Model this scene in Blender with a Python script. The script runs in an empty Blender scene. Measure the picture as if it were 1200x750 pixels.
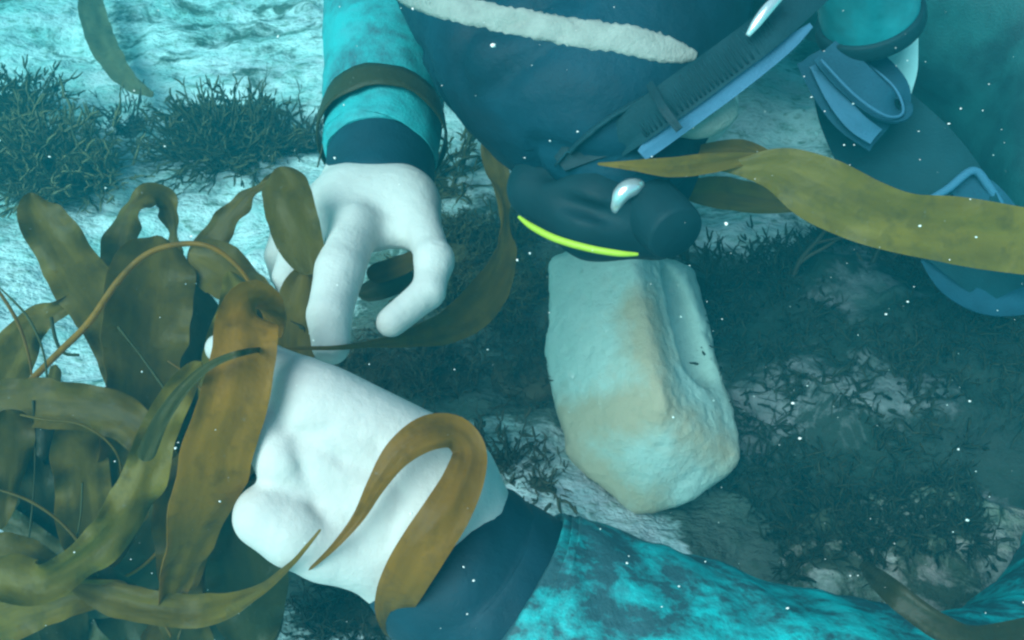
import bpy, bmesh, math, random
import numpy as np
from mathutils import Vector
from mathutils.bvhtree import BVHTree

S = bpy.context.scene
COL = S.collection
R = math.radians

# ------------------------------------------------------------------ camera, light, exposure
CAM = np.array([0.0, 0.0, 0.68])
PITCH = R(50.0)                       # below the horizon
FPX = 942.0                           # focal length in pixels of the 1200 px wide photograph
FWD = np.array([0.0, math.cos(PITCH), -math.sin(PITCH)])
UPV = np.array([0.0, math.sin(PITCH), math.cos(PITCH)])
RGT = np.array([1.0, 0.0, 0.0])
cd = bpy.data.cameras.new('camera'); cam = bpy.data.objects.new('camera', cd); COL.objects.link(cam)
cam.location = CAM; cam.rotation_euler = (R(90) - PITCH, 0, 0)
cd.sensor_width = 36.0; cd.lens = 36.0 * FPX / 1200.0
cd.clip_start = 0.01; cd.clip_end = 60.0
S.camera = cam

SUN_EL, SUN_AZ = R(52), R(226)        # azimuth clockwise from +Y
wd = bpy.data.worlds.new('World'); S.world = wd; wd.use_nodes = True
nt = wd.node_tree; nt.nodes.clear()
sky = nt.nodes.new('ShaderNodeTexSky'); sky.sky_type = 'NISHITA'; sky.sun_disc = False
sky.sun_elevation = SUN_EL; sky.sun_rotation = SUN_AZ
# daylight that has come down through some metres of sea water
flt = nt.nodes.new('ShaderNodeMix'); flt.data_type = 'RGBA'; flt.blend_type = 'MULTIPLY'
flt.inputs[0].default_value = 1.0; flt.inputs[7].default_value = (0.88, 0.82, 0.68, 1)
bg = nt.nodes.new('ShaderNodeBackground'); bg.inputs[1].default_value = 0.15
wo = nt.nodes.new('ShaderNodeOutputWorld')
nt.links.new(sky.outputs[0], flt.inputs[6]); nt.links.new(flt.outputs[2], bg.inputs[0]); nt.links.new(bg.outputs[0], wo.inputs[0])
sd = bpy.data.lights.new('sun', 'SUN'); sun = bpy.data.objects.new('sun', sd); COL.objects.link(sun)
sd.energy = 4.2; sd.angle = R(42); sd.color = (0.94, 0.81, 0.85)
sdir = Vector((math.sin(SUN_AZ) * math.cos(SUN_EL), math.cos(SUN_AZ) * math.cos(SUN_EL), math.sin(SUN_EL)))
sun.rotation_euler = sdir.to_track_quat('Z', 'Y').to_euler(); sun.location = (0, 0, 5)
S.view_settings.view_transform = 'Standard'; S.view_settings.look = 'None'
S.view_settings.gamma = 1.0; S.view_settings.use_curve_mapping = False
S.view_settings.exposure = 0.62
S.render.engine = 'CYCLES'
S.cycles.max_bounces = 4; S.cycles.diffuse_bounces = 2; S.cycles.volume_bounces = 0
S.cycles.transmission_bounces = 4; S.cycles.transparent_max_bounces = 6
S.cycles.use_denoising = True
S.cycles.use_adaptive_sampling = True; S.cycles.adaptive_threshold = 0.02
S.cycles.filter_width = 2.4
S.cycles.caustics_reflective = False; S.cycles.caustics_refractive = False

# ------------------------------------------------------------------ helpers
def P(x, y, d):
    """A point of the place: photograph pixel and the distance in metres along the lens axis."""
    return CAM + d * (FWD + (x - 600.0) / FPX * RGT + (375.0 - y) / FPX * UPV)

def ray(x, y):
    v = FWD + (x - 600.0) / FPX * RGT + (375.0 - y) / FPX * UPV
    return v

rng = np.random.default_rng(7)

def _hash(ix, iy, iz, seed):
    h = (ix * 374761393 + iy * 668265263 + iz * 2147483647 + seed * 1274126177) & 0xffffffff
    h = ((h ^ (h >> 13)) * 1274126177) & 0xffffffff
    h = h ^ (h >> 16)
    return (h & 0xffffff).astype(np.float64) / 0xffffff

def vnoise(p, seed=0):
    p = np.asarray(p, dtype=np.float64)
    i = np.floor(p).astype(np.int64); f = p - i; f = f * f * f * (f * (f * 6 - 15) + 10)
    r = 0
    for dx in (0, 1):
        wx = f[:, 0] if dx else 1 - f[:, 0]
        for dy in (0, 1):
            wy = f[:, 1] if dy else 1 - f[:, 1]
            for dz in (0, 1):
                wz = f[:, 2] if dz else 1 - f[:, 2]
                r = r + wx * wy * wz * _hash(i[:, 0] + dx, i[:, 1] + dy, i[:, 2] + dz, seed)
    return r * 2 - 1

def fbm(p, octaves=4, seed=0, gain=0.5):
    p = np.asarray(p, dtype=np.float64); a, s, t = 1.0, 0, 0.0
    for o in range(octaves):
        s = s + a * vnoise(p * (2.03 ** o) + 17.3 * o, seed + o); t += a; a *= gain
    return s / t

def catmull(pts, n):
    """Sample a Catmull-Rom curve through the rows of pts (any number of columns)."""
    pts = np.asarray(pts, dtype=float)
    k = len(pts)
    t = np.linspace(0, k - 1, n); i = np.clip(t.astype(int), 0, k - 2); f = (t - i)[:, None]
    p0 = pts[np.clip(i - 1, 0, k - 1)]; p1 = pts[i]; p2 = pts[i + 1]; p3 = pts[np.clip(i + 2, 0, k - 1)]
    return 0.5 * (2 * p1 + (p2 - p0) * f + (2 * p0 - 5 * p1 + 4 * p2 - p3) * f ** 2 + (3 * p1 - p0 - 3 * p2 + p3) * f ** 3)

def unit(v):
    v = np.asarray(v, dtype=float)
    return v / np.maximum(np.linalg.norm(v, axis=-1, keepdims=True), 1e-12)

def link(name, me, mat=None, parent=None, **props):
    o = bpy.data.objects.new(name, me); COL.objects.link(o)
    if mat is not None and me is not None and len(me.materials) == 0: me.materials.append(mat)
    if parent is not None: o.parent = parent
    for k, v in props.items(): o[k] = v
    return o

def empty(name, loc, **props):
    o = bpy.data.objects.new(name, None); COL.objects.link(o); o.location = tuple(loc)
    o.empty_display_size = 0.02
    for k, v in props.items(): o[k] = v
    return o

def mesh(name, v, f, smooth=True, uv=None, attrs=None):
    me = bpy.data.meshes.new(name)
    me.from_pydata([tuple(x) for x in np.asarray(v).tolist()], [], [tuple(x) for x in f])
    me.update()
    if smooth: me.polygons.foreach_set('use_smooth', np.ones(len(me.polygons), dtype=bool))
    if uv is not None:
        lay = me.uv_layers.new(name='UVMap'); li = np.zeros(len(me.loops), dtype=np.int32)
        me.loops.foreach_get('vertex_index', li)
        lay.data.foreach_set('uv', np.asarray(uv, dtype=np.float32)[li].ravel())
    for k, a in (attrs or {}).items():
        at = me.attributes.new(k, 'FLOAT', 'POINT'); at.data.foreach_set('value', np.asarray(a, dtype=np.float32))
    return me

def part(name, vf, mat, parent, smooth=True, **props):
    """A mesh object; under an Empty its vertices are stored relative to that Empty."""
    v, f = np.asarray(vf[0], dtype=float), vf[1]
    uv = vf[2] if len(vf) > 2 else None
    attrs = vf[3] if len(vf) > 3 else None
    if parent is not None:
        base = np.zeros(3); q = parent
        while q is not None: base = base + np.array(q.location); q = q.parent
        v = v - base
    return link(name, mesh(name, v, f, smooth, uv, attrs), mat, parent, **props)

def thing_mesh(name, vf, mat, smooth=True, **props):
    """One thing that is one mesh; its origin sits at its lowest middle."""
    v = np.asarray(vf[0], dtype=float); o = np.array([v[:, 0].mean(), v[:, 1].mean(), v[:, 2].min()])
    ob = link(name, mesh(name, v - o, vf[1], smooth, vf[2] if len(vf) > 2 else None, vf[3] if len(vf) > 3 else None), mat, None, **props)
    ob.location = tuple(o)
    return ob

def join(*vfs):
    vs, fs, n = [], [], 0
    for vf in vfs:
        v = np.asarray(vf[0], dtype=float); vs.append(v); fs += [tuple(i + n for i in q) for q in vf[1]]; n += len(v)
    return np.vstack(vs), fs

# ---- signed distance shapes and surface nets
def cone(p, a, b, ra, rb):
    a = np.asarray(a); b = np.asarray(b); ab = b - a
    h = np.clip(((p - a) @ ab) / (ab @ ab + 1e-12), 0, 1)
    return np.linalg.norm(p - a - h[:, None] * ab, axis=1) - (ra + (rb - ra) * h)

def ellip(p, c, r, ax=None):
    q = p - np.asarray(c)
    if ax is not None: q = q @ np.asarray(ax).T
    r = np.asarray(r); k0 = np.linalg.norm(q / r, axis=1); k1 = np.linalg.norm(q / (r * r), axis=1)
    return k0 * (k0 - 1.0) / np.maximum(k1, 1e-9)

def smin(a, b, k):
    h = np.clip(0.5 + 0.5 * (b - a) / k, 0, 1)
    return b + (a - b) * h - k * h * (1 - h)

def smax(a, b, k): return -smin(-a, -b, k)

def nets(f, lo, hi, res):
    lo = np.asarray(lo, float); hi = np.asarray(hi, float)
    n = np.ceil((hi - lo) / res).astype(int) + 1
    ax = [lo[i] + res * np.arange(n[i]) for i in range(3)]
    F = np.empty(n); G = 6
    cn = (n + G - 1) // G
    cc = np.stack(np.meshgrid(*[np.arange(k) for k in cn], indexing='ij'), -1).reshape(-1, 3)
    mid = lo + res * (cc * G + G / 2 - 0.5)
    val = np.concatenate([f(mid[i:i + 200000]) for i in range(0, len(mid), 200000)])
    near = np.abs(val) < res * G * 1.5
    big = np.repeat(np.repeat(np.repeat(val.reshape(cn), G, 0), G, 1), G, 2)[:n[0], :n[1], :n[2]]
    F[:] = big
    off = np.stack(np.meshgrid(*[np.arange(G)] * 3, indexing='ij'), -1).reshape(-1, 3)
    blk = cc[near]
    for i in range(0, len(blk), 1500):
        ij = (blk[i:i + 1500][:, None] * G + off[None]).reshape(-1, 3)
        ij = ij[(ij < n).all(1)]
        F[tuple(ij.T)] = f(lo + res * ij)
    ins = F < 0
    c = [ins[a:n[0] - 1 + a, b:n[1] - 1 + b, d:n[2] - 1 + d] for a in (0, 1) for b in (0, 1) for d in (0, 1)]
    cnt = sum(x.astype(np.int8) for x in c)
    act = (cnt > 0) & (cnt < 8)
    idx = -np.ones(act.shape, dtype=np.int64); ijk = np.argwhere(act); idx[act] = np.arange(len(ijk))
    acc = np.zeros((len(ijk), 3)); num = np.zeros(len(ijk))
    crn = [(a, b, d) for a in (0, 1) for b in (0, 1) for d in (0, 1)]
    for u in range(8):
        for w in range(u + 1, 8):
            cu, cw = np.array(crn[u]), np.array(crn[w])
            if np.abs(cu - cw).sum() != 1: continue
            fu = F[tuple((ijk + cu).T)]; fw = F[tuple((ijk + cw).T)]
            m = (fu < 0) != (fw < 0); t = np.where(m, fu / np.where(m, fu - fw, 1), 0)
            acc[m] += cu + t[m][:, None] * (cw - cu); num[m] += 1
    v = lo + res * (ijk + acc / num[:, None])
    faces = []
    for axis in range(3):
        o1, o2 = [(1, 2), (2, 0), (0, 1)][axis]
        sl0 = [slice(None)] * 3; sl1 = [slice(None)] * 3; sl0[axis] = slice(0, -1); sl1[axis] = slice(1, None)
        a, b = ins[tuple(sl0)], ins[tuple(sl1)]
        e = np.argwhere(a != b)
        e = e[(e[:, o1] > 0) & (e[:, o2] > 0) & (e[:, o1] < n[o1] - 1) & (e[:, o2] < n[o2] - 1)]
        flip = a[tuple(e.T)]
        def g(d1, d2):
            q = e.copy(); q[:, o1] -= d1; q[:, o2] -= d2
            return idx[tuple(q.T)]
        q = np.stack([g(1, 1), g(0, 1), g(0, 0), g(1, 0)], 1)
        q[~flip] = q[~flip][:, ::-1]
        faces.append(q[(q >= 0).all(1)])
    return v, np.vstack(faces).tolist()

def vnormals(v, f):
    v = np.asarray(v); q = np.asarray(f)
    nrm = np.cross(v[q[:, 2]] - v[q[:, 0]], v[q[:, 3]] - v[q[:, 1]])
    out = np.zeros_like(v)
    for k in range(4): np.add.at(out, q[:, k], nrm)
    return unit(out)

def relax(v, f, it=2, w=0.5):
    v = np.array(v); q = np.asarray(f)
    e = np.vstack([q[:, [0, 1]], q[:, [1, 2]], q[:, [2, 3]], q[:, [3, 0]]])
    deg = np.bincount(e.ravel(), minlength=len(v))[:, None]
    for _ in range(it):
        s = np.zeros_like(v); np.add.at(s, e[:, 0], v[e[:, 1]]); np.add.at(s, e[:, 1], v[e[:, 0]])
        v = v + w * (s / deg - v)
    return v

# ---- ribbons, tubes
def ribbon(pts, n=40, m=7, thick=0.0012, ruffle=0.0, freq=60.0, cup=0.0, seed=0, facing=None, notch=0.0, tips=False):
    """pts rows: x, y, z, width (m), roll (deg). Two skins and an edge strip."""
    c = catmull(pts, n); pos, w, roll = c[:, :3], np.maximum(c[:, 3], 0.0006), np.radians(c[:, 4])
    t = unit(np.gradient(pos, axis=0))
    look = (CAM - pos) if facing is None else np.tile(np.asarray(facing, float), (n, 1))
    s0 = unit(np.cross(t, unit(look))); n0 = unit(np.cross(s0, t))
    s = np.cos(roll)[:, None] * s0 + np.sin(roll)[:, None] * n0; nn = np.cross(s, t)
    L = np.concatenate([[0], np.cumsum(np.linalg.norm(np.diff(pos, axis=0), axis=1))])
    if tips:
        for e in (L / np.maximum(0.6 * w, 1e-4), (L[-1] - L) / np.maximum(0.6 * w, 1e-4)):
            w = w * np.sqrt(np.clip(1 - (1 - np.minimum(e, 1)) ** 2, 0.02, 1))
    u = np.linspace(-1, 1, m)
    r = np.random.default_rng(seed + 101); ph = r.uniform(0, 6.28, 6)
    top, bot, uv = [], [], []
    for j in range(m):
        ew = np.ones(n)
        if notch: ew = 1 + notch * fbm(np.stack([L * 45, np.full(n, np.sign(u[j]) * 9.0), np.full(n, seed * 1.7)], 1), 3, seed)
        sd_ = 1.7 if u[j] > 0 else 0.0
        rf = ruffle * (np.sin(L * freq + ph[0] + sd_) * 0.55 + np.sin(L * freq * 0.43 + ph[1] + sd_ * 0.7) * 0.6 + np.sin(L * freq * 1.9 + ph[2] - sd_) * 0.45) * abs(u[j]) ** 2.4 * np.minimum(1, w / 0.014)
        rf = rf + cup * w * (u[j] ** 2 - 0.4) + 0.0026 * fbm(np.stack([L * 26, np.full(n, u[j] * 1.6), np.full(n, seed * 3.1)], 1), 2, seed + 5) * np.minimum(1, w / 0.02)
        q = pos + s * (w * 0.5 * u[j] * ew)[:, None] + nn * rf[:, None]
        top.append(q + nn * thick / 2); bot.append(q - nn * thick / 2)
        uv.append(np.stack([np.full(n, u[j] * 0.5 + 0.5), L], 1))
    T = np.stack(top, 1).reshape(-1, 3); Bq = np.stack(bot, 1).reshape(-1, 3); UV1 = np.stack(uv, 1).reshape(-1, 2)
    f, o = [], n * m
    for i in range(n - 1):
        for j in range(m - 1):
            a = i * m + j; f.append((a, a + 1, a + m + 1, a + m)); f.append((o + a, o + a + m, o + a + m + 1, o + a + 1))
    ring = [i * m for i in range(n)] + [(n - 1) * m + j for j in range(1, m)] + [i * m + m - 1 for i in range(n - 2, -1, -1)] + list(range(m - 2, 0, -1))
    k = len(ring); b0 = 2 * o
    for i in range(k):
        j = (i + 1) % k; f.append((b0 + i, b0 + j, b0 + k + j, b0 + k + i))
    v = np.concatenate([T, Bq, T[ring], Bq[ring]]); UV = np.concatenate([UV1, UV1, UV1[ring], UV1[ring]])
    return v, f, UV

def frames(pos):
    t = unit(np.gradient(pos, axis=0)); n = len(pos)
    a = np.zeros_like(pos); ref = np.array([0.3, 0.2, 0.93]); a[0] = unit(ref - (ref @ t[0]) * t[0])
    for i in range(1, n): a[i] = unit(a[i - 1] - (a[i - 1] @ t[i]) * t[i])
    return t, a, np.cross(t, a)

def tube(pts, n=30, k=12, cap=True, bump=None):
    """pts rows: x, y, z, radius."""
    c = catmull(pts, n); pos, r = c[:, :3], np.maximum(c[:, 3], 0.0003)
    t, a, b = frames(pos)
    th = np.linspace(0, 2 * np.pi, k, endpoint=False)
    L = np.concatenate([[0], np.cumsum(np.linalg.norm(np.diff(pos, axis=0), axis=1))])
    dirs = np.cos(th)[None, :, None] * a[:, None] + np.sin(th)[None, :, None] * b[:, None]
    rr = np.repeat(r[:, None], k, 1)
    if bump is not None: rr = rr + bump(np.repeat(L[:, None], k, 1), np.repeat(th[None], n, 0), r[:, None])
    v = (pos[:, None] + dirs * rr[:, :, None]).reshape(-1, 3)
    f = [(i * k + j, i * k + (j + 1) % k, (i + 1) * k + (j + 1) % k, (i + 1) * k + j) for i in range(n - 1) for j in range(k)]
    if cap:
        v = np.vstack([v, pos[0], pos[-1]]); a0, a1 = n * k, n * k + 1
        f += [(a0, (j + 1) % k, j) for j in range(k)] + [(a1, (n - 1) * k + j, (n - 1) * k + (j + 1) % k) for j in range(k)]
    return v, f

def px(rows):
    """Rows of (pixel x, pixel y, depth, width in pixels, roll) to ribbon rows in metres."""
    return [list(P(x, y, d)) + [w * d / FPX, roll] for x, y, d, w, roll in rows]

def pxr(rows):
    return [list(P(x, y, d)) + [r * d / FPX] for x, y, d, r in rows]

def blob(name_seed, c, r, sub=4, amp=0.2, freq=3.0, flat=0.0):
    bm = bmesh.new(); bmesh.ops.create_icosphere(bm, subdivisions=sub, radius=1.0)
    v = np.array([x.co[:] for x in bm.verts]); f = [tuple(q.index for q in p.verts) for p in bm.faces]; bm.free()
    d = 1 + amp * fbm(v * freq + name_seed * 3.7, 4, name_seed) + amp * 0.5 * np.abs(fbm(v * freq * 2.3 + 9.1, 3, name_seed + 3))
    v = v * d[:, None] * np.asarray(r) + np.asarray(c)
    return v, f

# ------------------------------------------------------------------ materials
def new_mat(name):
    m = bpy.data.materials.new(name); m.use_nodes = True; m.node_tree.nodes.clear(); return m, m.node_tree.nodes, m.node_tree.links

def ramp(N, stops, interp='LINEAR'):
    r = N.new('ShaderNodeValToRGB'); cr = r.color_ramp; cr.interpolation = interp
    while len(cr.elements) < len(stops): cr.elements.new(0.5)
    for e, (p, c) in zip(cr.elements, stops): e.position = p; e.color = tuple(c) + (1,) if len(c) == 3 else c
    return r

def noise_node(N, L, vec, scale, detail=5, rough=0.6, dist=0.0):
    n = N.new('ShaderNodeTexNoise'); n.inputs['Scale'].default_value = scale; n.inputs['Detail'].default_value = detail
    n.inputs['Roughness'].default_value = rough; n.inputs['Distortion'].default_value = dist
    if vec is not None: L.new(vec, n.inputs['Vector'])
    return n

def mapping(N, L, vec, scale):
    m = N.new('ShaderNodeMapping'); m.inputs['Scale'].default_value = scale; L.new(vec, m.inputs['Vector']); return m.outputs[0]

def mix(N, L, fac, a, b, blend='MIX'):
    m = N.new('ShaderNodeMix'); m.data_type = 'RGBA'; m.blend_type = blend
    for sock, val in ((m.inputs[0], fac), (m.inputs[6], a), (m.inputs[7], b)):
        if hasattr(val, 'links') or hasattr(val, 'is_linked'): L.new(val, sock)
        elif isinstance(val, (int, float)): sock.default_value = val
        else: sock.default_value = tuple(val) + (1,) if len(val) == 3 else val
    return m.outputs[2]

def finish(N, L, color, rough=0.6, spec=0.2, bump=None, bump_d=0.002, translucent=None, metallic=0.0, sss=0.0):
    b = N.new('ShaderNodeBsdfPrincipled'); o = N.new('ShaderNodeOutputMaterial')
    if hasattr(color, 'is_linked'): L.new(color, b.inputs['Base Color'])
    else: b.inputs['Base Color'].default_value = tuple(color) + (1,)
    if hasattr(rough, 'is_linked'): L.new(rough, b.inputs['Roughness'])
    else: b.inputs['Roughness'].default_value = rough
    b.inputs['Specular IOR Level'].default_value = spec; b.inputs['Metallic'].default_value = metallic
    if sss:
        b.inputs['Subsurface Weight'].default_value = sss; b.inputs['Subsurface Radius'].default_value = (0.01, 0.006, 0.004)
        b.inputs['Subsurface Scale'].default_value = 0.5
    if bump is not None:
        bn = N.new('ShaderNodeBump'); bn.inputs['Distance'].default_value = bump_d; bn.inputs['Strength'].default_value = 1.0
        L.new(bump, bn.inputs['Height']); L.new(bn.outputs[0], b.inputs['Normal'])
    if translucent is not None:
        t = N.new('ShaderNodeBsdfTranslucent'); mx = N.new('ShaderNodeMixShader'); mx.inputs[0].default_value = translucent[0]
        if hasattr(translucent[1], 'is_linked'): L.new(translucent[1], t.inputs[0])
        else: t.inputs[0].default_value = tuple(translucent[1]) + (1,)
        L.new(b.outputs[0], mx.inputs[1]); L.new(t.outputs[0], mx.inputs[2]); L.new(mx.outputs[0], o.inputs[0])
    else: L.new(b.outputs[0], o.inputs[0])

def coord(N, what='Object'):
    c = N.new('ShaderNodeTexCoord'); return c.outputs[what]

def mat_kelp(name, dark, light, glow, tr=0.35):
    m, N, L = new_mat(name); uv = N.new('ShaderNodeUVMap').outputs[0]
    st = noise_node(N, L, mapping(N, L, uv, (3.0, 14, 1)), 1.0, 3, 0.65)
    sp = noise_node(N, L, coord(N), 70, 3, 0.7); bl = noise_node(N, L, coord(N), 17, 2, 0.55)
    fl = noise_node(N, L, coord(N), 330, 2, 0.5)
    oi = N.new('ShaderNodeObjectInfo').outputs['Random']
    c = mix(N, L, ramp_of(N, L, st.outputs[0], 0.3, 0.72), dark, light)
    c = mix(N, L, ramp_of(N, L, bl.outputs[0], 0.5, 0.75, 0.5), c, (light[0] * 1.35, light[1] * 1.25, light[2] * 1.2))
    v = N.new('ShaderNodeMapRange'); v.inputs['To Min'].default_value = 0.65; v.inputs['To Max'].default_value = 1.3; L.new(oi, v.inputs[0])
    hs = N.new('ShaderNodeHueSaturation'); L.new(c, hs.inputs['Color']); L.new(v.outputs[0], hs.inputs['Value'])
    c = mix(N, L, ramp_of(N, L, sp.outputs[0], 0.50, 0.75, 0.55), hs.outputs[0], (0.035, 0.040, 0.018))
    c = mix(N, L, ramp_of(N, L, fl.outputs[0], 0.70, 0.80, 0.45), c, (0.30, 0.30, 0.24))
    finish(N, L, c, 0.45, 0.20, sp.outputs[0], 0.0012, (tr, mix(N, L, 0.5, c, glow)))
    return m

def ramp_of(N, L, sock, lo, hi, top=1.0):
    r = N.new('ShaderNodeMapRange'); r.inputs['From Min'].default_value = lo; r.inputs['From Max'].default_value = hi
    r.inputs['To Max'].default_value = top; L.new(sock, r.inputs[0]); return r.outputs[0]

def mat_rock(name, crust, grey, turf, turf_lo=0.5, turf_hi=0.62, stretch=(1, 1, 1), scale=9, bump_d=0.006, pits=0.5):
    m, N, L = new_mat(name); co = coord(N)
    st = mapping(N, L, co, stretch)
    big = noise_node(N, L, st, scale, 5, 0.65, 0.3); fine = noise_node(N, L, st, scale * 7, 3, 0.65)
    tn = noise_node(N, L, st, scale * 1.7, 5, 0.72, 0.5)
    c = mix(N, L, ramp_of(N, L, big.outputs[0], 0.42, 0.60), grey, crust)
    sep = N.new('ShaderNodeSeparateColor'); L.new(big.outputs[1], sep.inputs[0])
    c = mix(N, L, ramp_of(N, L, sep.outputs[2], 0.45, 0.65, 0.6), c, (crust[0] * 0.98, crust[1] * 0.76, crust[2] * 0.82))
    c = mix(N, L, ramp_of(N, L, fine.outputs[0], 0.53, 0.70, pits), c, (turf[0] * 2.2, turf[1] * 2.4, turf[2] * 2.2))
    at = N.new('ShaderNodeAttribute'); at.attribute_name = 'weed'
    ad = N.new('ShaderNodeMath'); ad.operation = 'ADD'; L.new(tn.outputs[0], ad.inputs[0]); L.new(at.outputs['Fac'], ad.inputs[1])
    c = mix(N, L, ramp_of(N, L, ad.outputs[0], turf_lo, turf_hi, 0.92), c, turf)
    hgt = noise_node(N, L, st, scale * 7, 3, 0.65)
    finish(N, L, c, 0.85, 0.1, hgt.outputs[0], bump_d)
    return m

def mat_suit(name, teal, dark, lo, hi, scale=14, stretch=(1, 1, 1)):
    m, N, L = new_mat(name); co = mapping(N, L, coord(N), stretch)
    a = noise_node(N, L, co, scale, 6, 0.68, 0.35); b = noise_node(N, L, co, scale * 3.5, 3, 0.6, 0.2); w = noise_node(N, L, coord(N), 420, 2, 0.5)
    f = N.new('ShaderNodeMath'); f.operation = 'MULTIPLY_ADD'; f.inputs[1].default_value = 0.35
    L.new(b.outputs[0], f.inputs[0]); L.new(a.outputs[0], f.inputs[2])
    c = mix(N, L, ramp_of(N, L, f.outputs[0], lo, hi), dark, teal)
    c = mix(N, L, ramp_of(N, L, b.outputs[0], 0.5, 0.75, 0.4), c, (dark[0] * 2, dark[1] * 2, dark[2] * 2))
    finish(N, L, c, 0.6, 0.25, w.outputs[0], 0.0006)
    return m

def mat_plain(name, col, rough=0.5, spec=0.3, var=0.25, scale=30, bump_s=160, bump_d=0.0006, metallic=0.0, sss=0.0):
    m, N, L = new_mat(name); a = noise_node(N, L, coord(N), scale, 6, 0.6); b = noise_node(N, L, coord(N), bump_s, 4, 0.6)
    c = mix(N, L, ramp_of(N, L, a.outputs[0], 0.3, 0.7), tuple(x * (1 - var) for x in col), tuple(min(1, x * (1 + var)) for x in col))
    finish(N, L, c, rough, spec, b.outputs[0], bump_d, None, metallic, sss)
    return m

M = {}
M['kelp'] = mat_kelp('kelp_skin', (0.10, 0.070, 0.012), (0.26, 0.170, 0.022), (0.62, 0.38, 0.03), 0.5)
M['kelp_amber'] = mat_kelp('kelp_amber_skin', (0.24, 0.13, 0.018), (0.46, 0.23, 0.028), (0.62, 0.32, 0.03), 0.5)
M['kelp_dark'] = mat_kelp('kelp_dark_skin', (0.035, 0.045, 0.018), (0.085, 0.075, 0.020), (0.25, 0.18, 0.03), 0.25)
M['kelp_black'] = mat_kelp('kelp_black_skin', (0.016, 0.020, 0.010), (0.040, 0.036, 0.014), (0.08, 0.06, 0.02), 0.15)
M['kelp_olive'] = mat_kelp('kelp_olive_skin', (0.13, 0.095, 0.014), (0.24, 0.175, 0.022), (0.40, 0.32, 0.04), 0.45)
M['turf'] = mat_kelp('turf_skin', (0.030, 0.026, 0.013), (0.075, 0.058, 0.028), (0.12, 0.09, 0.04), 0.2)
M['weed'] = mat_kelp('weed_skin', (0.16, 0.115, 0.055), (0.29, 0.20, 0.095), (0.30, 0.22, 0.08), 0.35)
M['weed_red'] = mat_kelp('red_weed_skin', (0.085, 0.058, 0.036), (0.16, 0.105, 0.065), (0.18, 0.11, 0.06), 0.25)
M['seabed'] = mat_rock('seabed_crust', (0.90, 0.80, 0.82), (0.40, 0.50, 0.50), (0.070, 0.080, 0.060), 0.56, 0.68, (0.8, 1.5, 1.2), 9, 0.010, 0.75)
M['boulder'] = mat_rock('boulder_crust', (0.24, 0.20, 0.21), (0.06, 0.075, 0.068), (0.018, 0.026, 0.019), 0.47, 0.60, (1, 1, 1), 10)
M['pink_rock'] = mat_rock('pink_crust', (0.60, 0.46, 0.44), (0.20, 0.20, 0.15), (0.05, 0.055, 0.03), 0.44, 0.56, (1, 1, 1), 16)
M['skin'] = mat_plain('pale_skin', (0.59, 0.54, 0.51), 0.6, 0.15, 0.06, 45, 130, 0.0010, 0.0, 0.08)
M['suit'] = mat_suit('mottled_suit', (0.012, 0.47, 0.48), (0.028, 0.085, 0.10), 0.62, 0.82, 25, (1.0, 1.6, 1.6))
M['suit_arm'] = mat_suit('faded_suit', (0.03, 0.36, 0.38), (0.04, 0.12, 0.14), 0.50, 0.74, 18)
M['suit_shaded'] = mat_suit('shaded_suit', (0.02, 0.10, 0.10), (0.010, 0.032, 0.036), 0.58, 0.85, 9)  # the sleeves' suit again, with the torso's shade put into the colour
M['navy'] = mat_plain('navy_neoprene', (0.004, 0.034, 0.052), 0.65, 0.25, 0.25, 26, 300, 0.0005)
M['hood'] = mat_plain('hood_neoprene', (0.003, 0.032, 0.050), 0.6, 0.14, 0.5, 9, 110, 0.0012)
M['rubber'] = mat_plain('black_rubber', (0.006, 0.028, 0.036), 0.6, 0.16, 0.2, 20, 200, 0.0004)
M['web'] = mat_plain('blue_webbing', (0.015, 0.062, 0.10), 0.7, 0.15, 0.15, 40, 500, 0.0006)
M['web_light'] = mat_plain('light_blue_webbing', (0.055, 0.15, 0.24), 0.7, 0.15, 0.12, 40, 500, 0.0006)
M['web_dark'] = mat_plain('dark_webbing', (0.008, 0.040, 0.052), 0.7, 0.15, 0.2, 40, 500, 0.0006)
M['beige'] = mat_plain('worn_beige_felt', (0.30, 0.32, 0.29), 0.9, 0.05, 0.2, 60, 300, 0.0015)
M['yellow'] = mat_plain('yellow_green_rubber', (0.42, 0.55, 0.03), 0.4, 0.3, 0.08)
M['steel'] = mat_plain('bright_steel', (0.80, 0.85, 0.86), 0.22, 0.5, 0.1, 30, 200, 0.0003, 0.7)
M['lens'] = mat_plain('teal_plastic', (0.02, 0.24, 0.27), 0.25, 0.5, 0.5, 18, 90, 0.0006)
M['white_cloth'] = mat_plain('pale_cyan_cloth', (0.45, 0.72, 0.74), 0.8, 0.1, 0.1)
M['speck'] = mat_plain('marine_snow', (0.85, 0.85, 0.80), 0.8, 0.1, 0.05)

def mat_block():
    m, N, L = new_mat('pale_stone'); co = coord(N)
    a = noise_node(N, L, co, 16, 7, 0.6); b = noise_node(N, L, co, 110, 6, 0.7); c0 = noise_node(N, L, co, 34, 6, 0.65)
    at = N.new('ShaderNodeAttribute'); at.attribute_name = 'stain'
    c = mix(N, L, ramp_of(N, L, a.outputs[0], 0.3, 0.7), (0.60, 0.62, 0.56), (0.76, 0.75, 0.69))
    k = N.new('ShaderNodeMath'); k.operation = 'MULTIPLY_ADD'; k.inputs[1].default_value = 1.3; L.new(c0.outputs[0], k.inputs[0]); L.new(at.outputs['Fac'], k.inputs[2])
    c = mix(N, L, ramp_of(N, L, k.outputs[0], 0.75, 1.4, 0.85), c, (0.66, 0.42, 0.28))
    c = mix(N, L, ramp_of(N, L, b.outputs[0], 0.58, 0.8, 0.5), c, (0.28, 0.27, 0.20))
    finish(N, L, c, 0.9, 0.1, b.outputs[0], 0.0030)
    return m
M['block'] = mat_block()

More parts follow.
